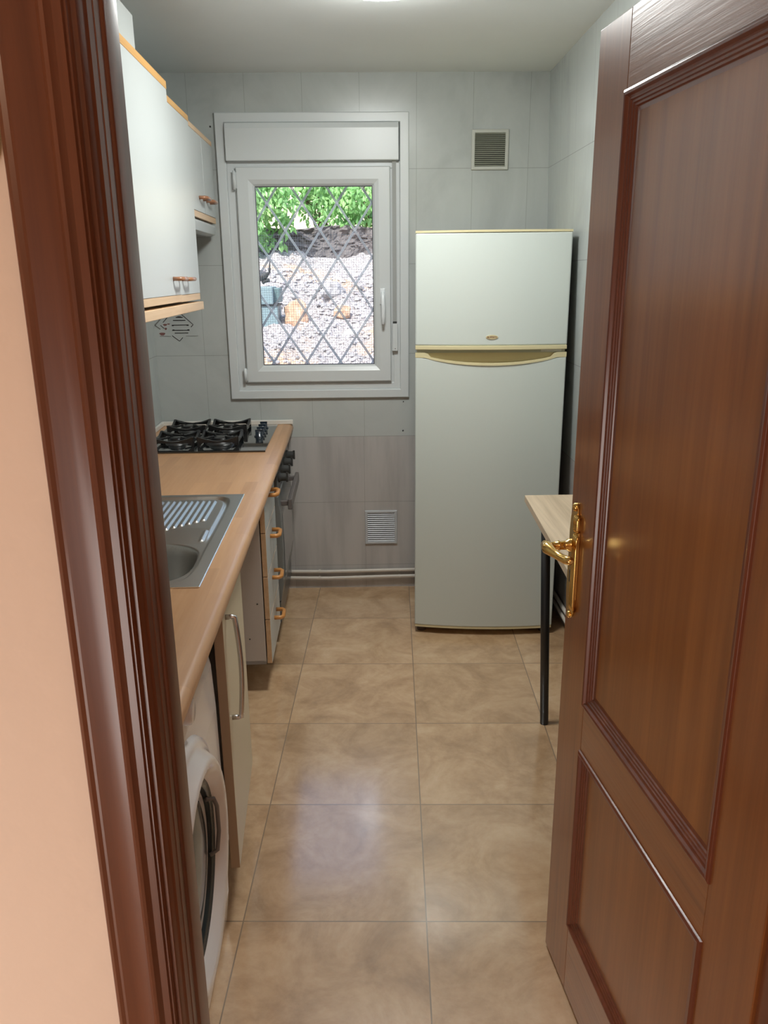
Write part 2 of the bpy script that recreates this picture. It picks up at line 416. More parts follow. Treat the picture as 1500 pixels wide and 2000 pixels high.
# side walls
bm = nbm()
x0w, x1w = .868, .800
vs = [bm.verts.new(p) for p in ((x0w, YK, 0), (x0w, YB, 0), (x1w, YB, ZC), (x1w, YK, ZC), (x0w+.3, YK, 0), (x0w+.3, YB, 0), (x1w+.3, YB, ZC), (x1w+.3, YK, ZC))]
for f in ((0, 1, 2, 3), (7, 6, 5, 4), (0, 4, 5, 1), (3, 2, 6, 7), (0, 3, 7, 4), (1, 5, 6, 2)): bm.faces.new([vs[i] for i in f])
struct(obj('wall_right', bm, M_wr))
bm = nbm(); a, b = cw(-.62, .0, 0), cw(-.62, -2.97, 0)
vs = [bm.verts.new(p) for p in ((a.x, YB, 0), (b.x, YK, 0), (b.x, YK, ZC), (a.x, YB, ZC), (a.x-.2, YB, 0), (b.x-.2, YK, 0), (b.x-.2, YK, ZC), (a.x-.2, YB, ZC))]
for f in ((0, 1, 2, 3), (7, 6, 5, 4), (0, 4, 5, 1), (3, 2, 6, 7), (0, 3, 7, 4), (1, 5, 6, 2)): bm.faces.new([vs[i] for i in f])
struct(obj('wall_left', bm, M_wl))
# wall between hallway and kitchen, with the doorway
OX0, OX1, OZ = -.232, .502, 1.925
bm = nbm()
for (xa, xb, za, zb) in ((-1.6, OX0, 0, ZC), (OX1, 1.6, 0, ZC), (OX0, OX1, OZ, ZC)):
    box(bm, xa, xb, YF, YK, za, zb)
struct(obj('wall_front', bm, M_hall))
bm = nbm(); box(bm, -1.6, -1.5, -1.7, YF, 0, ZC); struct(obj('wall_hall_left', bm, M_hall))
bm = nbm(); box(bm, 1.2, 1.3, -1.7, YF, 0, ZC); struct(obj('wall_hall_right', bm, M_hall))
bm = nbm(); box(bm, -1.6, 1.6, -1.8, -1.7, 0, ZC); struct(obj('wall_hall_rear', bm, M_hall))
# door frame: moulded casing and rebated jamb, swept up both sides and across the head (profile: x from the opening's clear edge outwards, y)
CL, CR_, CT = -.2115, .482, 1.908     # clear opening
prof = [(-.078, .712), (-.078, .703), (-.0765, .7005), (-.073, .6985), (-.069, .7000), (-.066, .6990), (-.060, .7000), (-.048, .7015), (-.038, .7005), (-.0345, .6975), (-.0315, .6985),
        (-.029, .7020), (-.027, .7040), (-.0195, .7035), (-.0185, .7065), (-.0165, .7060), (-.0155, .7090), (-.0150, .7125), (-.0110, .7120), (-.0095, .7150), (-.0090, .7220), (-.0080, .7240),
        (-.0065, .7260), (-.0050, .7360), (-.0042, .7365), (-.0030, .7480), (-.0008, .7500), (0, .7520), (0, .7900), (-.02, .7920), (-.078, .7990), (-.078, .7910), (-.0205, .7905), (-.0205, .712)]
bm = nbm()
rings = []
for key in range(4):
    r_ = []
    for (dx, y) in prof:
        if key == 0: p = (CL+dx, y, 0)
        elif key == 1: p = (CL+dx, y, CT-dx)
        elif key == 2: p = (CR_-dx, y, CT-dx)
        else: p = (CR_-dx, y, 0)
        r_.append(bm.verts.new(p))
    rings.append(r_)
n = len(prof)
for A, B in zip(rings, rings[1:]):
    for i in range(n):
        bm.faces.new((A[i], A[(i+1)%n], B[(i+1)%n], B[i]))
bm.faces.new(rings[0][::-1]); bm.faces.new(rings[-1])
tr = obj('trim_1', bm, M_jamb, smooth=True); tr.modifiers.new('n', 'EDGE_SPLIT').split_angle = R(27)
struct(tr, 'reddish brown moulded wooden door frame of the kitchen doorway')

# ------------------------------------------------------------------ window_1
win = bpy.data.objects.new('window_1', None); COL.objects.link(win); struct(win, 'white PVC window with roller shutter box above and diamond grille outside')
win.location = (-.22, YB, 1.0)
OFF['window_1'] = (-.22, YB, 1.0)
bm = nbm()   # outer casing
rects(bm, -.635, .198, .960, 2.183, [(0, 0), (0, .012), (.003, .015), (.038, .015), (.041, .010), (.041, -.03)], y=YB, sgn=-1)
obj('casing', bm, M_pvc, win, bevel=.001)
bm = nbm()   # fixed frame
rects(bm, -.594, .157, 1.001, 1.99, [(0, -.02), (0, .002), (.028, .002), (.030, -.002), (.055, -.002), (.055, -.07)], y=YB, sgn=-1)
obj('frame', bm, M_pvc, win, bevel=.0015)
bm = nbm()
prism(bm, [(YB-.034, 1.990), (YB-.034, 2.118), (YB-.026, 2.141), (YB+.06, 2.141), (YB+.06, 1.990)], 'x', -.592, .153)
obj('shutter_box', bm, M_pvc, win, bevel=.003)
bm = nbm(); box(bm, -.597, .160, YB-.001, YB+.19, 2.141, 2.15); box(bm, -.594, .157, YB+.06, YB+.19, 1.985, 2.141); obj('shutter_housing', bm, M_pvc, win)
bm = nbm()   # sash
SX0, SX1, SZ0, SZ1 = -.556, .116, 1.037, 1.968
rects(bm, SX0, SX1, SZ0, SZ1, [(0, -.035), (0, .014), (.004, .020), (.052, .020), (.056, .018), (.070, .012), (.0785, .002), (.0785, -.03)], y=YB, sgn=-1)
sash = obj('sash', bm, M_pvc, win, bevel=.001)
GX0, GX1, GZ0, GZ1 = SX0+.0785, SX1-.0785, SZ0+.0785, SZ1-.0785
bm = nbm(); rects(bm, GX0-.001, GX1+.001, GZ0-.001, GZ1+.001, [(0, .002), (.004, .001), (.004, -.005)], y=YB, sgn=-1); obj('glazing_seal', bm, M_pvcdark, sash)
bm = nbm(); box(bm, GX0-.004, GX1+.004, YB+.003, YB+.007, GZ0-.004, GZ1+.004); obj('pane', bm, M_glass, win)
for z0, z1 in ((1.875, 1.952), (1.040, 1.105)):
    bm = nbm(); tube(bm, [(-.563, YB-.020, z0), (-.563, YB-.020, z1)], .0065, 12); box(bm, -.566, -.552, YB-.018, YB+.002, z0+.006, z1-.006)
    obj('hinge', bm, M_pvc, win)
bm = nbm()   # handle
box(bm, .066, .090, YB-.026, YB-.020, 1.385, 1.455)
tube(bm, [(.078, YB-.024, 1.435), (.078, YB-.052, 1.435), (.078, YB-.060, 1.425), (.080, YB-.062, 1.38), (.080, YB-.060, 1.33), (.079, YB-.055, 1.300)], [.008, .008, .009, .010, .009, .006], 12)
obj('window_handle', bm, mat('white_handle', (.80, .84, .86), .2), sash, bevel=.002)
bm = nbm()   # roller strap and its cover
box(bm, .124, .141, YB-.016, YB-.0145, 1.298, 1.99)
obj('shutter_strap', bm, M_strap, win)
bm = nbm(); box(bm, .121, .147, YB-.022, YB-.0, 1.175, 1.302); sc = obj('strap_cover', bm, M_pvc, win, bevel=.004, seg=3)
bm = nbm(); box(bm, .124, .142, YB-.0225, YB-.006, 1.3005, 1.309); lathe(bm, [(0, .0005), (.002, .0005), (.002, -.001)], (.134, YB-.022, 1.187), (0, -1, 0), 10); obj('strap_slot', bm, M_rubber, sc)
# exterior reveal and sill
bm = nbm(); box(bm, HX0, HX1, YB+.07, YB+.26, HZ0-.03, HZ0+.03); obj('outer_sill', bm, mat('blue_white_sill', (.62, .68, .72), .5), win)
# diamond grille, painted white, fixed in the outer opening: every rod is a twisted pair
gy = YB+.14
bm = nbm()
def clip_line(x, z, dx, dz):
    t0, t1 = -10, 10
    for p, d, lo, hi in ((x, dx, HX0+.01, HX1-.01), (z, dz, HZ0+.03, HZ1-.02)):
        a, b = (lo-p)/d, (hi-p)/d
        if a > b: a, b = b, a
        t0, t1 = max(t0, a), min(t1, b)
    return t0, t1
for s in (1, -1):
    for k in range(-12, 13):
        x, z, dx, dz = -.205+.16*k, 1.474, .08, .1193*s
        t0, t1 = clip_line(x, z, dx, dz)
        if t1-t0 < .3: continue
        nx, nz = -dz, dx; L = math.hypot(nx, nz); nx, nz = nx/L*.0027, nz/L*.0027
        for e in (1, -1):
            tube(bm, [(x+dx*t0+nx*e, gy+.004*s, z+dz*t0+nz*e), (x+dx*t1+nx*e, gy+.004*s, z+dz*t1+nz*e)], .0025, 6)
for i in range(-5, 6):
    for j in range(-5, 7):
        x, z = -.205+.08*i, 1.474+.1193*j
        if (i+j) % 2 or not (HX0+.02 < x < HX1-.02 and HZ0+.04 < z < HZ1-.03): continue
        tube(bm, [(x, gy-.010, z), (x, gy+.010, z)], .0062, 10)
box(bm, HX0, HX0+.012, gy-.006, gy+.006, HZ0+.02, HZ1); box(bm, HX1-.012, HX1, gy-.006, gy+.006, HZ0+.02, HZ1)
grille = tag(obj('window_grille', bm, M_grille), 'white painted diamond-pattern security grille fixed outside the kitchen window', 'window grille')
bm = nbm()   # wire mesh behind the grille
my = gy+.022
xx = HX0+.01
while xx < HX1:
    box(bm, xx-.00045, xx+.00045, my, my+.0009, HZ0+.03, 1.70); xx += .0112
zz = HZ0+.04
while zz < 1.70:
    box(bm, HX0+.005, HX1-.005, my, my+.0009, zz-.00045, zz+.00045); zz += .0112
wm = tag(obj('wire_mesh', bm, mat('mesh_wire', (.42, .42, .46), .5, .4)), 'fine square wire mesh behind the lower part of the window grille', 'wire mesh'); wm['kind'] = 'stuff'

# ------------------------------------------------------------------ outside
bm = nbm(); NX, NY = 130, 150
prof_b = [(4.05, .70), (4.9, .78), (5.5, .92), (6.3, 1.16), (7.2, 1.46), (7.9, 1.64), (8.2, 1.72)]
def bz(y):
    for (a, b), (c_, d) in zip(prof_b, prof_b[1:]):
        if a <= y <= c_: return b+(d-b)*(y-a)/(c_-a)
    return prof_b[-1][1]
grid = []
for j in range(NY+1):
    y = 4.05+(8.25-4.05)*j/NY; row = []
    for i in range(NX+1):
        x = -2.6+4.6*i/NX; v = Vector((x, y, 0))
        amp = max(0, min(1, (y-4.1)*.5))
        h = .14*noise.noise(v*1.6)+.10*abs(noise.noise(v*4.1))+.05*abs(noise.noise(v*9.3))+.02*noise.noise(v*23)
        row.append(bm.verts.new((x, y, bz(y)+h*amp)))
    grid.append(row)
for j in range(NY):
    for i in range(NX):
        bm.faces.new((grid[j][i], grid[j][i+1], grid[j+1][i+1], grid[j+1][i])).smooth = False
struct(obj('ground_bank', bm, M_bank), 'stony rubble bank rising behind the house')
bm = nbm(); N1, N2 = 260, 40   # rough terrace wall
for layer in range(1):
    g2 = []
    for j in range(N2+1):
        z = 1.40+.56*j/N2; row = []
        for i in range(N1+1):
            x = -2.6+4.6*i/N1
            y = 8.02+.20*j/N2-.16*abs(noise.noise(Vector((x*3.2, z*4, 3))))-.10*abs(noise.noise(Vector((x*8, z*14, 8))))-.05*abs(noise.noise(Vector((x*22, z*30, 1))))
            row.append(bm.verts.new((x, y, z+.06*noise.noise(Vector((x*2.2, j*.1, 1))))))
        g2.append(row)
    top = [bm.verts.new((-2.6+4.6*i/N1, 12.5, 1.97)) for i in range(N1+1)]; g2.append(top)
    for A, B in zip(g2, g2[1:]):
        for i in range(N1): bm.faces.new((A[i], A[i+1], B[i+1], B[i]))
struct(obj('ground_terrace', bm, M_wallstone), 'stone terrace edge above the bank, coloured dark for the shade under the foliage')
bm = nbm(); box(bm, -12, 12, YB+.2, 8.2, .40, .66); box(bm, -12, -2.5, 8.2, 20, 1.6, 1.9); box(bm, -12, 12, 12.4, 30, 1.7, 2.02); struct(obj('ground', bm, M_ground))
bm = nbm(); box(bm, -7, 5, 13.5, 13.8, 2.0, 3.35); tag(obj('garden_wall', bm, M_farwall), 'sunlit cream garden wall glimpsed through the leaves behind the terrace', 'garden wall')
# stones lying on the bank
def bankz(x, y):
    v = Vector((x, y, 0)); return bz(y)+(.14*noise.noise(v*1.6)+.10*abs(noise.noise(v*4.1))+.05*abs(noise.noise(v*9.3))+.02*noise.noise(v*23))*max(0, min(1, (y-4.1)*.5))
def stone_mesh(seed, sub=3):
    bm = nbm(); bmesh.ops.create_icosphere(bm, subdivisions=sub, radius=1)
    for v in bm.verts: v.co *= 1+.34*noise.noise(v.co*1.5+Vector((seed*3.1, 0, 0)))+.08*noise.noise(v.co*5+Vector((seed, 0, 0)))
    return bm
def stone_mat(name, a, b):
    m = mat(name, a, .95); qq = NT(m); qq.color(qq.ramp(qq.noise(qq.coord(), 3.0, 5), [(.35, a), (.62, b)])); return m
M_so = stone_mat('orange_stone', (.45, .25, .15), (.66, .43, .29)); M_sp = stone_mat('pale_stone', (.52, .47, .43), (.88, .84, .80)); M_sg = stone_mat('grey_stone', (.26, .24, .23), (.46, .43, .42))
for k, (x, y, s_, m_, lb) in enumerate((
        (-.53, 6.28, .125, M_so, 'rounded orange stone on the bank near the middle of the window view'),
        (-.185, 6.36, .085, M_so, 'smaller orange stone on the bank toward the right side of the window view'),
        (-.11, 6.00, .060, M_sp, 'whitish stone on the bank low at the right of the window view'),
        (-.27, 6.75, .110, M_sg, 'grey stone on the bank above and between the two orange stones'))):
    o = obj('bank_stone', stone_mesh(k+1), m_); o.location = (x, y, bankz(x, y)+s_*.30); o.scale = (s_*.8, s_*.7, s_*.95) if k == 0 else (s_, s_*.8, s_*.7); o.rotation_euler = (0, 0, k*1.3)
    tag(o, lb, 'stone')
rs = random.Random(5); bm = nbm()
for _ in range(1900):
    x, y = rs.uniform(-1.4, .5), 4.9+2.5*rs.random()**.8; z = bankz(x, y); s_ = rs.uniform(.006, .020)*(1.3 if y > 6.5 else 1)
    if x < -.55 and 6.0 < y < 6.6: continue
    g_ = bmesh.ops.create_icosphere(bm, subdivisions=1, radius=s_, matrix=Matrix.Translation((x, y, z+s_*.25)) @ Matrix.Rotation(rs.random()*6, 4, 'Z') @ Matrix.Diagonal((rs.uniform(.8, 1.6), 1, rs.uniform(.5, .9), 1)))
    k = rs.choice((0, 1, 1))
    for v in g_['verts']:
        v.co += Vector([rs.uniform(-.25, .25)*s_ for _ in range(3)])
        for f in v.link_faces: f.material_index = k
gr = tag(obj('rubble', bm, [stone_mat('pale_rubble', (.42, .37, .36), (.72, .66, .65)), M_sg]), 'small pale and grey stones strewn over the bank outside the window', 'rubble'); gr['kind'] = 'stuff'
# hedge: bushes with leaves, above the terrace edge
def bush(name, label, cx, cy, cz, rx, ry, rz, nleaf, seed, size=.075):
    rnd = random.Random(seed); t = thing(name, label, 'bush', (cx, cy, 2.0), 0, None, (cx, cy, 2.0))
    bm = nbm()
    for _ in range(nleaf):
        while True:
            p = Vector((rnd.uniform(-1, 1), rnd.uniform(-1, 1), rnd.uniform(-1, 1)))
            if .30 < p.length < 1: break
        lump = 1+.35*noise.noise(p*2.3+Vector((seed, 0, 0)))
        c_ = Vector((cx+p.x*rx*lump, cy+p.y*ry*lump, cz+p.z*rz*lump))
        if noise.noise(c_*3.1) < -.22: continue
        d = Vector((rnd.uniform(-.6, .6), rnd.uniform(-.7, .1), rnd.uniform(-1, -.1))).normalized()
        s = d.cross(Vector((rnd.uniform(-.3, .3), 1, rnd.uniform(-.5, .5)))).normalized(); nn = s.cross(d)
        L = size*rnd.uniform(.7, 1.35); w = L*.42
        a, b1, b2, e = c_, c_+d*L*.42+s*w*.5+nn*L*.05, c_+d*L*.42-s*w*.5+nn*L*.05, c_+d*L
        mid = c_+d*L*.45
        va, v1, v2, ve, vm = [bm.verts.new(p_) for p_ in (a, b1, b2, e, mid)]
        for f in ((va, v1, vm), (va, vm, v2), (v1, ve, vm), (vm, ve, v2)): bm.faces.new(f)
    obj('foliage', bm, M_leaf, t)
    bm = nbm()
    for k in range(5):
        x = cx+rnd.uniform(-.3, .3)*rx; tx = cx+rnd.uniform(-.8, .8)*rx
        tube(bm, [(x, cy+.05, 2.0), ((x+tx)/2, cy, (2.0+cz)/2+.1), (tx, cy-.1, cz+rz*.5)], [.018, .013, .006], 7)
    obj('branch', bm, M_bark, t)
    return t
bush('bush', 'light green leafy bush hanging lowest over the terrace edge, at left of the window view', -1.08, 7.80, 2.12, .44, .28, .40, 2300, 3)
bush('bush', 'dense green leafy bush in the middle top of the window view, farther back', -.46, 9.25, 2.48, .42, .34, .42, 1500, 11)
bush('bush', 'dark green leafy bush on the terrace at the right of the window view', .02, 8.35, 2.36, .52, .34, .43, 3200, 23, .065)
bush('bush', 'thin sunlit bush at the far upper left of the window view behind the low one', -1.35, 9.9, 2.85, .42, .32, .45, 900, 31, .07)
# utility box on its pillar at the left of the view
KU = 6.15/4.90
def U(x, z): return x*KU, CAM_H+(z-CAM_H)*KU
t = thing('utility_box', 'grey-teal outdoor utility box with a narrower lower housing, at left outside the window', 'utility box', (-.80, 6.3, .95)); OFF[t.name] = (-.80, 6.3, .95)
def ubox(bm, x0, x1, y0, y1, z0, z1):
    a, b = U(x0, z0); c_, d = U(x1, z1); return box(bm, a, c_, y0, y1, b, d)
bm = nbm(); ubox(bm, -.78, -.548, 6.14, 6.42, 1.352, 1.452); obj('housing', bm, M_util, t, bevel=.006)
bm = nbm(); ubox(bm, -.548, -.512, 6.20, 6.42, 1.360, 1.444); obj('side_face', bm, M_utild, t, bevel=.004)  # side face of the upper box, its shade painted as darker teal
bm = nbm(); ubox(bm, -.77, -.524, 6.16, 6.42, 1.05, 1.343); obj('lower_housing', bm, M_util, t, bevel=.004)
bm = nbm(); ubox(bm, -.78, -.516, 6.15, 6.42, 1.343, 1.352); obj('joint_strip', bm, M_rubber, t)
bm = nbm(); e = lambda x, z: (U(x, z)[0], 6.28, U(x, z)[1])
tube(bm, [e(-.70, 1.462), e(-.66, 1.50), e(-.60, 1.515), e(-.575, 1.535), e(-.568, 1.60)], [.022, .034, .026, .010, .004], 8); tube(bm, [e(-.62, 1.475), e(-.60, 1.485), e(-.575, 1.490)], .014, 8)
tag(obj('cable_elbow', bm, M_rubber), 'dark cable and elbow rising above the grey-teal utility box', 'cable')

# ================================================================== DOOR (open leaf)
HG = Vector((.4758, .776, 0)); DA = R(96)
door = bpy.data.objects.new('door_1', None); COL.objects.link(door); struct(door, 'reddish mahogany two-panel door standing open into the kitchen')
door.location = HG; door.rotation_euler = (0, 0, DA)
DW, DT, DZ0, DZ1, TK = .725, .0, .008, 1.903, .036
PX0, PX1 = .124, .598; PZ = ((.180, .602), (.708, 1.785))
for x0, x1, nm in ((0, PX0, 'stile'), (PX1, DW, 'stile')):
    bm = nbm(); box(bm, x0, x1, -TK, 0, DZ0, DZ1); obj(nm, bm, M_door_v, door, bevel=.0015)
for z0, z1 in ((DZ0, PZ[0][0]), (PZ[0][1], PZ[1][0]), (PZ[1][1], DZ1)):
    bm = nbm(); box(bm, PX0, PX1, -TK, -.0002, z0, z1); obj('rail', bm, M_door_h, door, bevel=.0008)
mp_ = [(-.004, 0), (-.003, .0035), (.001, .0055), (.005, .0045), (.008, .000), (.010, -.001), (.013, -.001), (.015, -.0035), (.018, -.0035), (.020, -.006), (.023, -.006), (.025, -.009), (.033, -.010)]
for z0, z1 in PZ:
    bm = nbm(); rects(bm, PX0, PX1, z0, z1, mp_, y=0, sgn=1); rects(bm, PX0, PX1, z0, z1, mp_, y=-TK, sgn=-1); obj('moulding', bm, M_mould, door, bevel=.0006)
    bm = nbm(); box(bm, PX0+.03, PX1-.03, -TK+.0098, -.0098, z0+.03, z1-.03); obj('panel', bm, M_door_p, door)
# handle set
def handleset(sgn, y0):
    cxh = .694
    bm = nbm()
    # long scalloped backplate
    out = []
    zs_ = [.852, .858, .866, .880, .90, .95, 1.03, 1.06, 1.07, 1.082, 1.090]
    ws = [.005, .012, .017, .0215, .0245, .0245, .0245, .0210, .0130, .0125, .005]
    pts = [(cxh+w, z) for w, z in zip(ws, zs_)] + [(cxh-w, z) for w, z in reversed(list(zip(ws, zs_)))]
    prism(bm, pts, 'y', y0, y0+sgn*.004)
    lathe(bm, [(.0085, 0), (.0085, .006), (.006, .009), (0, .010)], (cxh, y0, 1.082), (0, sgn, 0), 16)
    lathe(bm, [(.007, 0), (.007, .006), (.005, .008), (0, .009)], (cxh, y0, .858), (0, sgn, 0), 16)
    pl = obj('backplate', bm, M_brass, door, bevel=.001)
    bm = nbm()
    for dx in (-.0155, -.0090, -.0025):   # raised ribs along the plate
        tube(bm, [(cxh+dx-.0055, y0+sgn*.004, .872), (cxh+dx-.0055, y0+sgn*.006, .885), (cxh+dx-.0055, y0+sgn*.006, 1.02), (cxh+dx-.0055, y0+sgn*.004, 1.030)], .0042, 10)
        tube(bm, [(cxh+dx-.0055, y0+sgn*.004, 1.036), (cxh+dx-.0055, y0+sgn*.006, 1.042), (cxh+dx-.0055, y0+sgn*.006, 1.060), (cxh+dx-.0055, y0+sgn*.004, 1.068)], .0042, 10)
    obj('plate_rib', bm, M_brass, pl)
    bm = nbm(); H0 = 1.003
    lathe(bm, [(.013, 0), (.013, .008), (.0095, .012), (.0085, .024), (.0105, .027), (.0085, .030), (.0080, .046), (.0, .046)], (cxh+.006, y0+sgn*.004, H0), (0, sgn, 0), 18)
    tube(bm, [(cxh+.010, y0+sgn*.046, H0), (cxh+.006, y0+sgn*.056, H0+.001), (cxh-.008, y0+sgn*.058, H0+.000), (cxh-.026, y0+sgn*.051, H0-.004), (cxh-.044, y0+sgn*.045, H0-.006), (cxh-.062, y0+sgn*.041, H0-.005), (cxh-.075, y0+sgn*.037, H0-.003), (cxh-.080, y0+sgn*.036, H0-.003)],
         [.006, .012, .012, .0085, .0080, .0085, .0080, .0035], 14, flat=1.0)
    obj('lever', bm, M_brass, door)
    bm = nbm(); prism(bm, [(cxh+.008-.003, .925), (cxh+.008+.003, .925), (cxh+.008+.002, .945), (cxh+.008-.002, .945)], 'y', y0+sgn*.004, y0+sgn*.0048); lathe(bm, [(0, .0048), (.004, .0048), (.004, .004)], (cxh+.008, y0, .947), (0, sgn, 0), 14); obj('keyhole', bm, M_rubber, pl)
handleset(1, 0); handleset(-1, -TK)
for z in (.25, .95, 1.65):
    bm = nbm(); tube(bm, [(-.004, .004, z-.045), (-.004, .004, z+.045)], .006, 12); box(bm, -.001, .0, -.03, .002, z-.04, z+.04); obj('hinge', bm, M_brass, door)

# ================================================================== KITCHEN RUN
# worktop with sink cut-out
bm = nbm(); T0, T1, WE = .802, .840, -2.94
def nosing(ly0, ly1, lxb):   # front strip with rounded nose
    pts = [(lxb, T0), (lxb, T1)]
    for k in range(0, 7):
        a = R(90-30*k) if k <= 6 else 0
        pts.append((-.019+.019*math.cos(a), (T0+T1)/2+.019*math.sin(a)))
    prism(bm, pts, 'y', ly0, ly1, smooth=False)
SKX0, SKX1, SKY0, SKY1 = -.555, -.080, -2.058, -1.285
nosing(WE, -.004, SKX1)
for a in ((-.618, SKX1, WE, SKY0), (-.618, SKX1, SKY1, -.004), (-.618, SKX0, SKY0, SKY1)): box(bm, a[0], a[1], a[2], a[3], T0, T1)
bmesh.ops.remove_doubles(bm, verts=bm.verts, dist=1e-5)
t = run('worktop', 'long beech-look laminate worktop with rounded front edge, running to the back wall', 'worktop', (0, 0, .802))
o = obj('top_board', bm, M_top, t); o.modifiers.new('n', 'EDGE_SPLIT').split_angle = R(35)
for p in o.data.polygons: p.use_smooth = True
bm = nbm(); box(bm, -.617, .0, -.015, -.003, T1, T1+.021); box(bm, -.617, -.604, -2.9, -.015, T1, T1+.021)
for x in (0,): pass
obj('upstand', bm, mat('white_upstand', (.72, .71, .66), .4), t, bevel=.003)['label'] = 'white upstand along the wall'

# sink
t = run('kitchen_sink', 'stainless steel inset sink with ribbed drainer and rounded bowl in the worktop', 'sink', (-.32, -1.67, T1))
X0, X1, Y0, Y1 = -.565, -.070, -2.068, -1.275
def sinkh(x, y):
    h = .0035
    # distance inside the outer rectangle
    d = min(x-X0, X1-x, y-Y0, Y1-y)
    def rr(x, y, cx, cy, a, b, e=4): return (abs((x-cx)/a)**e+abs((y-cy)/b)**e)**(1/e)
    sm = lambda a, b, v: (lambda t_: t_*t_*(3-2*t_))(max(0, min(1, (v-a)/(b-a))))
    cx, cy = (X0+X1)/2, (Y0+Y1)/2
    ins = rr(x, y, cx, cy, .2475-.030, .3965-.022, 10)
    h -= .009*sm(1.0, .968, ins)
    h += .0065*sm(.950, .925, ins)*(1 if y > -1.62 else max(0, 1-(-1.62-y)/.12))
    h -= .003*sm(.915, .895, ins)*0
    # drainer ribs
    if y > -1.69:
        k = (x+.152)/.0180; j = round(k); f = abs(k-j)
        yend = -1.62 - .012*(-j)*1.0 if j <= 0 else None
        if j <= 0 and x > X0+.07 and f < .5:
            yl = max(-1.675, -1.560-.016*(-j)); yh = -1.348
            e = min(y-yl, yh-y)
            h += .0050*sm(.36, .24, f)*sm(0, .008, e)
    k = abs(x+.128)
    h += .004*sm(.006, .003, k)*sm(0, .008, min(y+1.728, -1.640-y))
    b = rr(x, y, -.315, -1.885, .200, .150, 3.2)
    h -= .150*sm(1.015, .88, b)
    return h
bm = nbm(); nx, ny = 165, 264; g = []
for j in range(ny+1):
    y = Y0+(Y1-Y0)*j/ny; g.append([bm.verts.new((X0+(X1-X0)*i/nx, y, T1+sinkh(X0+(X1-X0)*i/nx, y))) for i in range(nx+1)])
for j in range(ny):
    for i in range(nx): bm.faces.new((g[j][i], g[j][i+1], g[j+1][i+1], g[j+1][i])).smooth = True
obj('sink_deck', bm, M_steel, t)
bm = nbm()
rects_pts = [(X0, Y0), (X1, Y0), (X1, Y1), (X0, Y1)]
A = [bm.verts.new((x, y, T1+.0035)) for x, y in rects_pts]; B = [bm.verts.new((x+(.0015 if x > -.3 else -.0015), y+(.0015 if y > -1.6 else -.0015), T1+.0028)) for x, y in rects_pts]; C = [bm.verts.new((v.co.x, v.co.y, T1+.0002)) for v in B]
for P, Q in ((A, B), (B, C)):
    for j in range(4): bm.faces.new((P[j], P[(j+1)%4], Q[(j+1)%4], Q[j]))
obj('rim', bm, mat('bright_steel_edge', (.80, .78, .74), .22, 1), t)
bm = nbm(); lathe(bm, [(0, .003), (.018, .003), (.036, .0045), (.042, .002), (.042, 0)], (-.315, -1.885, T1-.1475), (0, 0, 1), 28); obj('drain', bm, M_chrome, t)

# hob
t = run('gas_hob', 'black glass gas hob with four burners set in the far end of the worktop', 'hob', (-.32, -.33, T1))
HX, HY = (-.572, -.068), (-.628, -.040)
bm = nbm(); box(bm, HX[0], HX[1], HY[0], HY[1], T1+.0003, T1+.007); obj('glass_top', bm, M_hobglass, t, bevel=.0012)
zg = T1+.007
def support_bm(cx, cy, s):
    bm = nbm(); zt, zb = zg+.040, zg+.016
    for (ax, ay, bx, by) in ((-s, -s, s, -s), (s, -s, s, s), (s, s, -s, s), (-s, s, -s, -s)):
        d = Vector((bx-ax, by-ay, 0)).normalized(); nrm = Vector((-d.y, d.x, 0))*.0055
        N = 8; top = []; bot = []
        for i in range(N+1):
            f = i/N; p = Vector((cx+ax+(bx-ax)*f, cy+ay+(by-ay)*f, 0)); dip = .018*(1-abs(2*f-1)**1.6)
            top.append(p+Vector((0, 0, zt-dip))); bot.append(p+Vector((0, 0, zb if .12 < f < .88 else zg)))
        for sgn in (1,):
            Fr = [(bm.verts.new(a+nrm), bm.verts.new(a-nrm), bm.verts.new(b-nrm), bm.verts.new(b+nrm)) for a, b in zip(top, bot)]
            for u, v in zip(Fr, Fr[1:]):
                for k in range(4): bm.faces.new((u[k], u[(k+1)%4], v[(k+1)%4], v[k]))
            bm.faces.new(Fr[0]); bm.faces.new(Fr[-1][::-1])
    for k in range(4):
        a = R(45+90*k); L = s*1.38
        p0 = Vector((cx+math.cos(a)*L, cy+math.sin(a)*L, zt-.004)); p1 = Vector((cx+math.cos(a)*s*.42, cy+math.sin(a)*s*.42, zt-.010))
        tube(bm, [p0, (p0+p1)/2+Vector((0, 0, -.004)), p1], .0048, 8)
    return bm
for (cx, cy, r_) in ((-.270, -.180, .030), (-.452, -.180, .036), (-.270, -.455, .046), (-.452, -.455, .033)):
    bm = nbm(); lathe(bm, [(r_*1.45, 0), (r_*1.40, .004), (r_*1.1, .006), (r_*1.1, .016), (r_*.95, .018), (0, .018)], (cx, cy, zg), (0, 0, 1), 28); bn = obj('burner', bm, M_capmetal, t)
    bm = nbm(); lathe(bm, [(r_*.98, .018), (r_*1.0, .021), (r_*.9, .025), (0, .026)], (cx, cy, zg), (0, 0, 1), 28); obj('burner_cap', bm, M_blackiron, bn)
    obj('pan_support', support_bm(cx, cy, .079), M_blackiron, t, bevel=.001)
for k in range(4):
    bm = nbm(); c_ = (-.124, -.140-.066*k, zg)
    lathe(bm, [(.021, 0), (.021, .004), (.0165, .006), (.0155, .022), (.013, .024), (0, .024)], c_, (0, 0, 1), 24); box(bm, c_[0]-.016, c_[0]+.016, c_[1]-.003, c_[1]+.003, zg+.022, zg+.030)
    obj('knob', bm, mat('hob_knob', (.012, .022, .035), .25, coat=.5) if k == 0 else bpy.data.materials['hob_knob'], t)

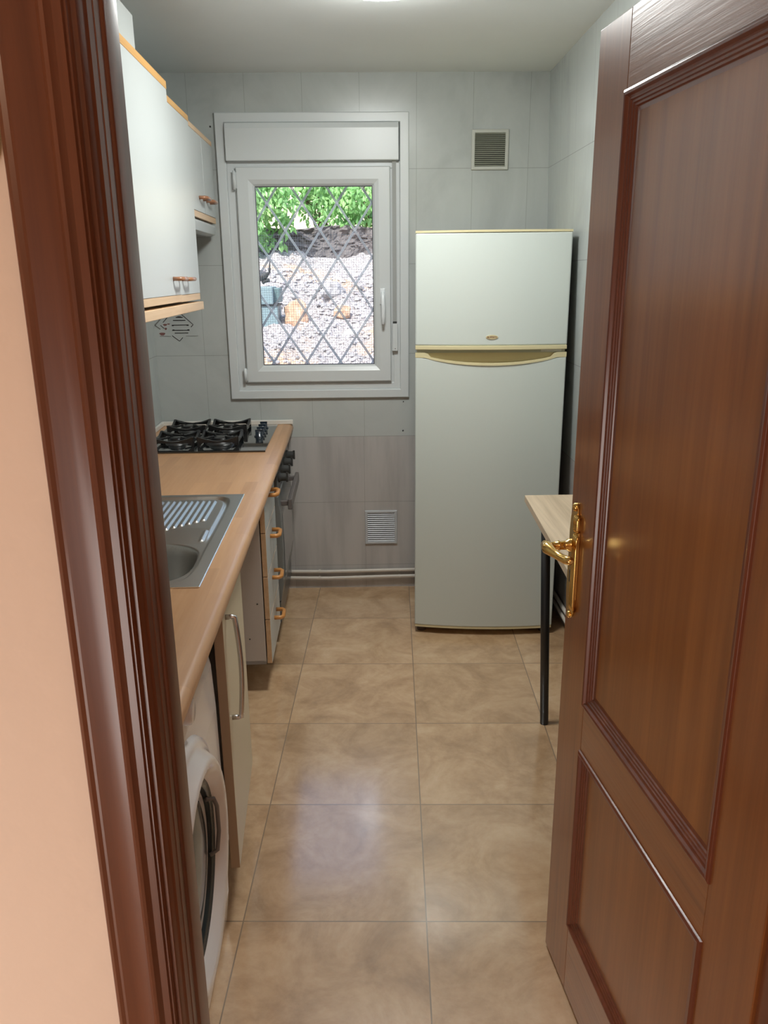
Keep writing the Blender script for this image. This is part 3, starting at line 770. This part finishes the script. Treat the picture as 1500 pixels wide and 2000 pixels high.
# oven
OVY0, OVY1 = -.645, -.055
t = run('built_in_oven', 'grey built-in oven under the hob beside the drawer unit', 'oven', (-.3, -.35, .10))
bm = nbm(); box(bm, -.600, -.045, OVY0, OVY1, .10, .800); obj('oven_body', bm, M_ovendark, t)
bm = nbm(); box(bm, -.044, -.026, OVY0, OVY1, .668, .790); obj('control_panel', bm, M_ovendark, t, bevel=.003)
for k in range(4):
    bm = nbm(); lathe(bm, [(.022, 0), (.022, .006), (.017, .009), (.0165, .030), (.014, .033), (0, .033)], (-.026, -.57+.14*k, .722), (1, 0, 0), 22); box(bm, .004, .013, -.57+.14*k-.004, -.57+.14*k+.004, .702, .742)
    obj('oven_knob', bm, M_rubber, t)
bm = nbm(); prism(bm, [(-.044, .20), (-.030, .205), (-.020, .27), (-.016, .42), (-.018, .58), (-.026, .655), (-.044, .660)], 'y', OVY0+.004, OVY1-.004); od = obj('oven_door', bm, M_oven, t, bevel=.002)
bm = nbm(); prism(bm, [(-.0200, .28), (-.0145, .30), (-.0135, .42), (-.0155, .56), (-.0200, .575)], 'y', OVY0+.07, OVY1-.07); obj('door_glass', bm, mat('oven_glass', (.12, .13, .135), .12, coat=.5), od)
bm = nbm(); box(bm, .008, .026, OVY0+.06, OVY1-.06, .585, .632); box(bm, -.028, .012, OVY0+.075, OVY0+.095, .598, .620); box(bm, -.028, .012, OVY1-.095, OVY1-.075, .598, .620); obj('door_handle', bm, mat('handle_grey', (.13, .115, .11), .35), od, bevel=.004)
bm = nbm(); box(bm, -.044, -.034, OVY0+.004, OVY1-.004, .105, .195); obj('lower_panel', bm, M_ovendark, t, bevel=.002)

# drawer unit
DY0, DY1 = -1.040, -.672
t = run('drawer_unit', 'white four-drawer kitchen base unit with orange wooden bow handles next to the oven', 'drawer unit', (-.3, -.86, .115))
bm = nbm(); box(bm, -.600, -.058, DY0, DY0+.016, .115, .800); box(bm, -.600, -.058, DY1-.016, DY1, .115, .800); box(bm, -.600, -.058, DY0, DY1, .115, .131); box(bm, -.600, -.590, DY0, DY1, .115, .8); box(bm, -.600, -.058, DY0, DY1, .784, .8)
obj('carcass', bm, M_whiteside, t, bevel=.001)
def bow(bm, lx, ly, z, L=.096, p=.034, axis='y', r=.0065):
    if axis == 'y': pts = [(lx, ly-L/2, z), (lx+p*.75, ly-L/2, z), (lx+p, ly-L/2+.012, z), (lx+p, ly+L/2-.012, z), (lx+p*.75, ly+L/2, z), (lx, ly+L/2, z)]
    else: pts = [(lx, ly, z-L/2), (lx+p*.75, ly, z-L/2), (lx+p, ly, z-L/2+.012), (lx+p, ly, z+L/2-.012), (lx+p*.75, ly, z+L/2), (lx, ly, z+L/2)]
    return tube(bm, pts, r, 10)
zs_d = [(.633, .790), (.466, .630), (.299, .463), (.120, .296)]
for z0, z1 in zs_d:
    bm = nbm(); box(bm, -.054, -.036, DY0, DY1, z0, z1); d_ = obj('drawer', bm, [M_beech, M_white], t, bevel=.001)
    for p in d_.data.polygons:
        if p.normal.x > .9: p.material_index = 1
    bm = nbm(); bow(bm, -.037, (DY0+DY1)/2, z1-.055, L=.080, r=.0080); obj('drawer_handle', bm, M_handlewood, d_)
for (y_, z_) in ((-.055, .17), (-.02, .31)):
    bm = nbm(); lathe(bm, [(0, .0006), (.003, .0006), (.003, 0)], (-.06+y_, DY0, z_+.05), (0, -1, 0), 10); obj('peg_hole', bm, M_ink, t)
for x in (-.52, -.16):
    for y in (DY0+.05, DY1-.05): bm = nbm(); tube(bm, [(x, y, 0), (x, y, .117)], .016, 12); obj('leg', bm, M_black, t)

# sink cabinet door (cream, slightly ajar) and its cabinet
t = run('sink_cabinet', 'cream base cabinet under the sink, its door slightly ajar beside the washing machine', 'cabinet', (-.3, -1.9, .10))
bm = nbm(); box(bm, -.600, -.062, -2.150, -2.134, .10, .800); box(bm, -.600, -.062, -1.690, -1.674, .10, .800); box(bm, -.600, -.062, -2.134, -1.69, .10, .116); box(bm, -.600, -.592, -2.134, -1.69, .10, .8)
obj('carcass', bm, M_whiteside, t)
bm = nbm(); a = Vector((-.014, -2.120, 0)); b = Vector((-.036, -1.676, 0)); u = (b-a).normalized(); nn = Vector((u.y, -u.x, 0)); tk = .022
c4 = [a, b, b-nn*tk, a-nn*tk]
prism(bm, [(p.x, p.y) for p in c4], 'z', .120, .795)
cd_ = obj('cabinet_door', bm, [M_cream, M_creamedge], t, bevel=.001)
for p in cd_.data.polygons:
    if abs(p.normal.y) > .9 or p.normal.x < -.9: p.material_index = 1
bm = nbm(); hp = a+u*.055
pts = []
z_t, z_b = .765, .505
for k in range(11):
    f = k/10; z = z_t+(z_b-z_t)*f; out = .021+.008*math.sin(math.pi*f)
    pts.append(hp+nn*out+Vector((0, 0, z)))
pts = [hp+Vector((0, 0, z_t))]+[hp+nn*.015+Vector((0, 0, z_t))]+pts+[hp+nn*.015+Vector((0, 0, z_b))]+[hp+Vector((0, 0, z_b))]
tube(bm, pts, .0062, 10); obj('bow_handle', bm, M_chrome, cd_)['label'] = 'satin metal bow handle'
bm = nbm(); box(bm, -.110, -.094, -2.150, -1.674, 0, .10); obj('plinth', bm, M_rubber, t)

# washing machine
WY0, WY1, WZ = -2.762, -2.162, .798
t = run('washing_machine', 'white front-loading washing machine under the near end of the worktop', 'washing machine', (-.3, -2.49, 0))
bm = nbm(); prism(bm, [(-.600, .012), (-.600, WZ), (-.055, WZ), (-.036, .700), (-.032, .60), (-.030, .30), (-.036, .10), (-.046, .012)], 'y', WY0, WY1)
obj('body', bm, M_wm, t, bevel=.012, seg=4)
cyw, czw = -2.520, .445
bm = nbm(); lathe(bm, [(.255, .000), (.250, .010), (.238, .014), (.228, .016), (.214, .036), (.205, .040), (.192, .036), (.178, .018), (.160, .004), (.150, -.004)], (-.036, cyw, czw), (1, 0, 0), 72)
dr = obj('door_ring', bm, M_wm, t)
bm = nbm(); lathe(bm, [(.178, .017), (.172, .022), (.160, .014), (.150, .004), (.120, .014), (.07, .022), (0, .025)], (-.040, cyw, czw), (1, 0, 0), 64)
obj('porthole_glass', bm, M_darkglass, t)
bm = nbm(); tube(bm, [(-.026, cyw+.140, czw-.070), (-.012, cyw+.150, czw-.066), (-.009, cyw+.164, czw-.03), (-.009, cyw+.164, czw+.03), (-.012, cyw+.150, czw+.058), (-.026, cyw+.142, czw+.062)], .0045, 8)
obj('door_handle', bm, mat('washer_handle_grey', (.16, .15, .15), .3), dr)
bm = nbm(); box(bm, -.045, -.0375, WY0+.03, WY0+.22, .705, .785); obj('detergent_drawer', bm, M_wm, t, bevel=.004)
bm = nbm(); lathe(bm, [(.028, 0), (.026, .022), (.020, .026), (0, .026)], (-.046, -2.44, .745), (1, 0, 0), 28); obj('program_dial', bm, M_wm, t)
for x in (-.55, -.10):
    for y in (WY0+.06, WY1-.06): bm = nbm(); tube(bm, [(x, y, 0), (x, y, .016)], .022, 14); obj('foot', bm, M_rubber, t)

# ------------------------------------------------------------------ wall cabinets
CB = -.600
def wall_cab(label, y0, y1, z0, z1, doors, top_m, rail_m, strip_h=.023, handle_m=M_handlebrown, lxf=-.295, hside=None, rail_h=.024):
    t = run('wall_cabinet', label, 'wall cabinet', (-.45, (y0+y1)/2, z0-rail_h), 'white wall cabinets over the worktop')
    bm = nbm(); box(bm, CB, lxf-.019, y0, y1, z0, z1); obj('carcass', bm, M_white, t)
    for (a, b, hs) in doors:
        bm = nbm(); box(bm, lxf-.018, lxf, a+.001, b-.001, z0, z1); d = obj('door', bm, M_white, t, bevel=.001)
        if hs:
            bm = nbm(); yy = b-.080 if hs == 'far' else a+.080
            bow(bm, lxf-.001, yy, z0+.052, L=.088, p=.030, r=.0068); obj('handle', bm, handle_m, d)
    bm = nbm(); box(bm, lxf-.022, lxf+.001, y0, y1, z1, z1+strip_h); obj('top_rail', bm, top_m, t, bevel=.001)['label'] = 'beech top rail'
    bm = nbm(); box(bm, lxf-.022, lxf-.001, y0, y1, z0-rail_h, z0-.001); obj('bottom_rail', bm, rail_m, t, bevel=.001)['label'] = 'beech bottom rail'
    return t
wall_cab('tall white wall cabinet nearest the doorway, its top edge highest of the row', -1.60, -.905, 1.456, 2.090, [(-1.60, -.905, 'far')], M_beech_o, M_beech, lxf=-.292)
wall_cab('narrow tall white wall cabinet in the middle of the row over the worktop', -.900, -.540, 1.454, 2.057, [(-.900, -.540, 'near')], M_beech_o, M_beech, strip_h=.020, lxf=-.296)
wall_cab('short white two-door wall cabinet above the extractor hood, next to the window', -.535, -.025, 1.758, 2.046, [(-.535, -.282, 'far'), (-.279, -.025, 'near')], M_beech, M_beech, strip_h=.018, lxf=-.298)
bm = nbm(); box(bm, -.318, -.288, -1.60, -.528, 1.392, 1.422); box(bm, CB, -.318, -1.60, -.54, 1.404, 1.422)
tag(obj('light_pelmet', bm, M_beech, None, bevel=.002), 'pale beech shelf board fixed under the tall wall cabinets', 'shelf')
o = bpy.data.objects['light_pelmet']; o.location = P0; o.rotation_euler = (0, 0, TH)
t = run('extractor_hood', 'slim white extractor hood under the short wall cabinet above the hob', 'extractor hood', (-.45, -.28, 1.68))
bm = nbm(); prism(bm, [(CB, 1.682), (CB, 1.728), (-.306, 1.728), (-.300, 1.720), (-.306, 1.688), (-.325, 1.682)], 'y', -.535, -.03); obj('hood_body', bm, M_white, t, bevel=.002)
bm = nbm(); box(bm, -.56, -.34, -.50, -.07, 1.680, 1.684); obj('hood_filter', bm, mat('filter_grey', (.3, .31, .31), .4, .6), t)
t = run('duct_box', 'white boxed-in duct standing on top of the nearest wall cabinet', 'duct box', (-.45, -1.4, 2.116))
bm = nbm(); box(bm, CB, -.325, -1.60, -1.135, 2.116, 2.236); obj('box_panel', bm, M_white, t, bevel=.002)

# ================================================================== FRIDGE
FX0, FX1, FY = .195, .792, 3.212
t = thing('fridge_freezer', 'tall white top-freezer fridge with yellowed trim standing in the back right corner', 'fridge', (FX0, FY, 0), R(-3.5)); OFF[t.name] = (FX0, FY, 0)
def fy(x, bulge=.026, base=FY):
    s = (x-FX0)/(FX1-FX0)*2-1; return base-bulge*(1-s*s)
def fpanel(bm, z0, z1, yb, inset=0, bulge=.026, dz=0, mi=0, zfun=None):
    N = 24; F = []
    for i in range(N+1):
        x = FX0+inset+(FX1-FX0-2*inset)*i/N
        zt = z1 if zfun is None else zfun(x)
        y = fy(x, bulge)+inset
        F.append((bm.verts.new((x, y, z0)), bm.verts.new((x, y, zt)), bm.verts.new((x, yb, zt)), bm.verts.new((x, yb, z0))))
    for u, v in zip(F, F[1:]):
        for k in range(4): f = bm.faces.new((u[k], u[(k+1)%4], v[(k+1)%4], v[k])); f.material_index = mi
    bm.faces.new(F[0]).material_index = mi; bm.faces.new(F[-1][::-1]).material_index = mi
    return bm
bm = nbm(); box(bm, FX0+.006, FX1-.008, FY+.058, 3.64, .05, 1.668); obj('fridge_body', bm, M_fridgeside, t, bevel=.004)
bm = nbm(); fpanel(bm, 1.244, 1.666, FY+.055); fd = obj('freezer_door', bm, M_fridge, t, bevel=.006, seg=3)
bm = nbm(); fpanel(bm, 1.666, 1.674, FY+.060, 0, .029); box(bm, FX0, FX1, FY+.055, 3.64, 1.668, 1.672); obj('top_trim', bm, M_fridgetrim, t)
bm = nbm(); fpanel(bm, 1.228, 1.244, FY+.05, 0, .030); obj('freezer_trim', bm, M_fridgetrim, fd, bevel=.002)
bm = nbm(); box(bm, FX1-.10, FX1-.02, FY+.006, FY+.05, 1.218, 1.228); obj('door_hinge', bm, M_vent_f, t)
def crescent(x):
    s = (x-FX0)/(FX1-FX0)*2-1
    if abs(s) > .86: return 1.198
    return 1.198-.030*(1-(s/.86)**2)**.8
bm = nbm(); fpanel(bm, .040, 1.20, FY+.055, 0, .026, zfun=lambda x: crescent(x)+.0); ld = obj('fridge_door', bm, M_fridge, t, bevel=.005, seg=3)
bm = nbm()   # trim band with the sagging finger grip
N = 48; F = []
for i in range(N+1):
    x = FX0+(FX1-FX0)*i/N; s = (x-FX0)/(FX1-FX0)*2-1; zb = crescent(x)-.001
    zt = 1.216 if abs(s) > .84 else crescent(x)+.0065
    if .80 < abs(s) <= .84: zt = 1.212
    y = fy(x, .030)
    F.append((bm.verts.new((x, y, zb)), bm.verts.new((x, y, zt)), bm.verts.new((x, FY+.02, zt)), bm.verts.new((x, FY+.02, zb))))
for u, v in zip(F, F[1:]):
    for k in range(4): bm.faces.new((u[k], u[(k+1)%4], v[(k+1)%4], v[k]))
bm.faces.new(F[0]); bm.faces.new(F[-1][::-1])
obj('door_trim', bm, M_fridgetrim, ld)
bm = nbm(); box(bm, FX0+.002, FX1-.002, FY+.010, FY+.05, 1.16, 1.2145); obj('finger_grip', bm, M_fridgegrip, ld)
bm = nbm(); box(bm, FX0+.006, FX1-.006, FY+.008, FY+.05, 1.2145, 1.229); obj('door_gap_seal', bm, M_vent_o, t)
bm = nbm()
bc = (.494, fy(.494)-.0005, 1.277)
vs = []
prism(bm, [(bc[0]+.024*math.cos(R(a)), bc[2]+.0085*math.sin(R(a))) for a in range(0, 360, 15)], 'y', bc[1]-.002, bc[1]+.003); bd = obj('badge', bm, M_badge, fd, bevel=.0006)
bm = nbm(); x = bc[0]-.018
for w, sh in ((.0045, 'b'), (.0035, 'l'), (.0045, 'a'), (.0045, 'n'), (.004, 'e'), (.0045, 'r'), (.004, 's')):
    y0, y1 = bc[1]-.0026, bc[1]-.0019; z = bc[2]
    if sh == 'b': box(bm, x, x+w, y0, y1, z-.003, z+.003)
    elif sh == 'l': box(bm, x, x+.001, y0, y1, z-.003, z+.003); box(bm, x, x+w, y0, y1, z-.003, z-.002)
    elif sh == 'a': box(bm, x, x+.001, y0, y1, z-.003, z+.003); box(bm, x+w-.001, x+w, y0, y1, z-.003, z+.003); box(bm, x, x+w, y0, y1, z+.002, z+.003); box(bm, x, x+w, y0, y1, z-.0005, z+.0005)
    elif sh == 'n': box(bm, x, x+.001, y0, y1, z-.003, z+.003); box(bm, x+w-.001, x+w, y0, y1, z-.003, z+.003); box(bm, x, x+w, y0, y1, z+.0015, z+.003)
    elif sh == 'e': box(bm, x, x+.001, y0, y1, z-.003, z+.003); [box(bm, x, x+w, y0, y1, z+k, z+k+.001) for k in (-.003, -.0005, .002)]
    elif sh == 'r': box(bm, x, x+.001, y0, y1, z-.003, z+.003); box(bm, x, x+w, y0, y1, z+.002, z+.003); box(bm, x+w-.001, x+w, y0, y1, z, z+.003)
    else: [box(bm, x, x+w, y0, y1, z+k, z+k+.001) for k in (-.003, -.0005, .002)]
    x += w+.0012
obj('badge_lettering', bm, M_badgeink, bd)
bm = nbm(); fpanel(bm, .030, .040, FY+.05, .002, .026); obj('bottom_trim', bm, M_fridgetrim, t)
bm = nbm(); box(bm, FX0+.01, FX1-.01, FY+.06, 3.66, .018, .05); obj('plinth', bm, M_rubber, t)
M_foot = mat('brown_foot', (.10, .07, .05), .6)
for x in (FX0+.03, FX1-.03):
    for y in (FY+.04, 3.62): bm = nbm(); tube(bm, [(x, y, 0), (x, y, .040)], .020, 14); obj('foot', bm, M_foot, t)

# ================================================================== TABLE
t = thing('side_table', 'narrow light oak table with thin black legs between the fridge and the open door', 'table', (.68, 2.3, 0)); OFF[t.name] = (.68, 2.3, 0)
TZ = .760
bm = nbm(); vs = [(.555, 2.715), (.520, 1.86), (.832, 1.86), (.832, 2.715)]
prism(bm, vs, 'z', TZ-.024, TZ); obj('tabletop', bm, M_oak, t, bevel=.0015)
for (xt, yt, xb, yb) in ((.585, 2.50, .605, 2.455), (.565, 1.97, .580, 1.93), (.795, 2.50, .800, 2.455), (.795, 1.97, .800, 1.93)):
    bm = nbm(); tube(bm, [(xt, yt, TZ-.025), (xb, yb, .0)], [.0155, .0145], 20); box(bm, xt-.03, xt+.03, yt-.03, yt+.03, TZ-.028, TZ-.0242); obj('leg', bm, M_black, t)

# ================================================================== VENTS
def vent(label, x0, x1, z0, z1, n, mf, ms_, fw, y=YB):
    t = thing('wall_vent', label, 'vent', ((x0+x1)/2, y, (z0+z1)/2)); OFF[t.name] = ((x0+x1)/2, y, (z0+z1)/2)
    bm = nbm(); rects(bm, x0, x1, z0, z1, [(0, 0), (0, .006), (.002, .009), (fw-.002, .009), (fw, .006), (fw, 0)], y=y, sgn=-1); obj('vent_frame', bm, mf, t, bevel=.0008)
    bm = nbm(); box(bm, x0+fw-.002, x1-fw+.002, y-.0012, y-.0004, z0+fw-.002, z1-fw+.002); obj('backing', bm, M_ventback, t)
    bm = nbm(); h = (z1-z0-2*fw)/n
    for i in range(n):
        z = z0+fw+h*(i+.5)
        prism(bm, [(y-.0075, z-h*.26), (y-.0062, z-h*.34), (y-.0020, z+h*.18), (y-.0030, z+h*.26)], 'x', x0+fw-.001, x1-fw+.001)
    obj('louvre', bm, ms_, t)
vent('square olive-grey louvred vent high on the back wall above the fridge', .470, .632, 1.950, 2.113, 17, M_vent_f, M_vent_o, .015)
vent('white louvred vent low on the back wall beside the fridge', -.019, .140, .231, .403, 14, M_vent_w, M_vent_w, .013)

# ================================================================== PIPES
def wpipe(label, z, off, r, sag):
    pts = [(-.98+.14, YB-off, z+.002), (-.40, YB-off, z+.001), (-.20, YB-off, z-sag), (.10, YB-off, z+.001), (.60, YB-off, z+.004), (x0w-off-.03, YB-off, z+.004), (x0w-off-.004, YB-off-.012, z+.004), (x0w-off, YB-off-.04, z+.004), (x0w-off, 3.0, z+.002), (x0w-off, 2.2, z), (x0w-off, 1.2, z), (x0w-off, .82, z)]
    bm = nbm(); tube(bm, pts, r, 12)
    for (x, y) in ((-.25, YB-off), (.15, YB-off)):
        box(bm, x-.005, x+.005, y-r-.001, YB, z-.004, z+.004)
    tag(obj('heating_pipe', bm, M_pipe), label, 'pipe')
wpipe('upper of two cream painted heating pipes along the foot of the kitchen wall', .094, .016, .0085, .002)
wpipe('lower of two cream painted heating pipes along the foot of the kitchen wall', .062, .020, .0085, .004)

# ================================================================== LAMPS AND HALL ORNAMENT
t = thing('ceiling_lamp', 'round flush kitchen ceiling lamp giving cool white light', 'ceiling lamp', (LAMP_XY[0], LAMP_XY[1], ZC)); OFF[t.name] = (0, 0, 0); OFF[t.name] = (LAMP_XY[0], LAMP_XY[1], ZC)
bm = nbm(); lathe(bm, [(.17, 0), (.17, .018), (.155, .020)], (LAMP_XY[0], LAMP_XY[1], ZC), (0, 0, -1), 40); obj('lamp_base', bm, M_pvc, t)
bm = nbm(); lathe(bm, [(.165, .018), (.160, .034), (.135, .050), (.09, .060), (0, .066)], (LAMP_XY[0], LAMP_XY[1], ZC), (0, 0, -1), 40); obj('diffuser', bm, M_lamp, t)
bm = nbm(); lathe(bm, [(.040, 0), (.040, .006), (.033, .012), (.026, .013), (.022, .009), (.018, .009), (.012, .014), (0, .016)], (-.333, YF, 1.625), (0, -1, 0), 36)
tag(obj('wall_ornament', bm, M_ornament), 'round beige ornament on the hallway wall touching the door frame at the left edge', 'ornament')
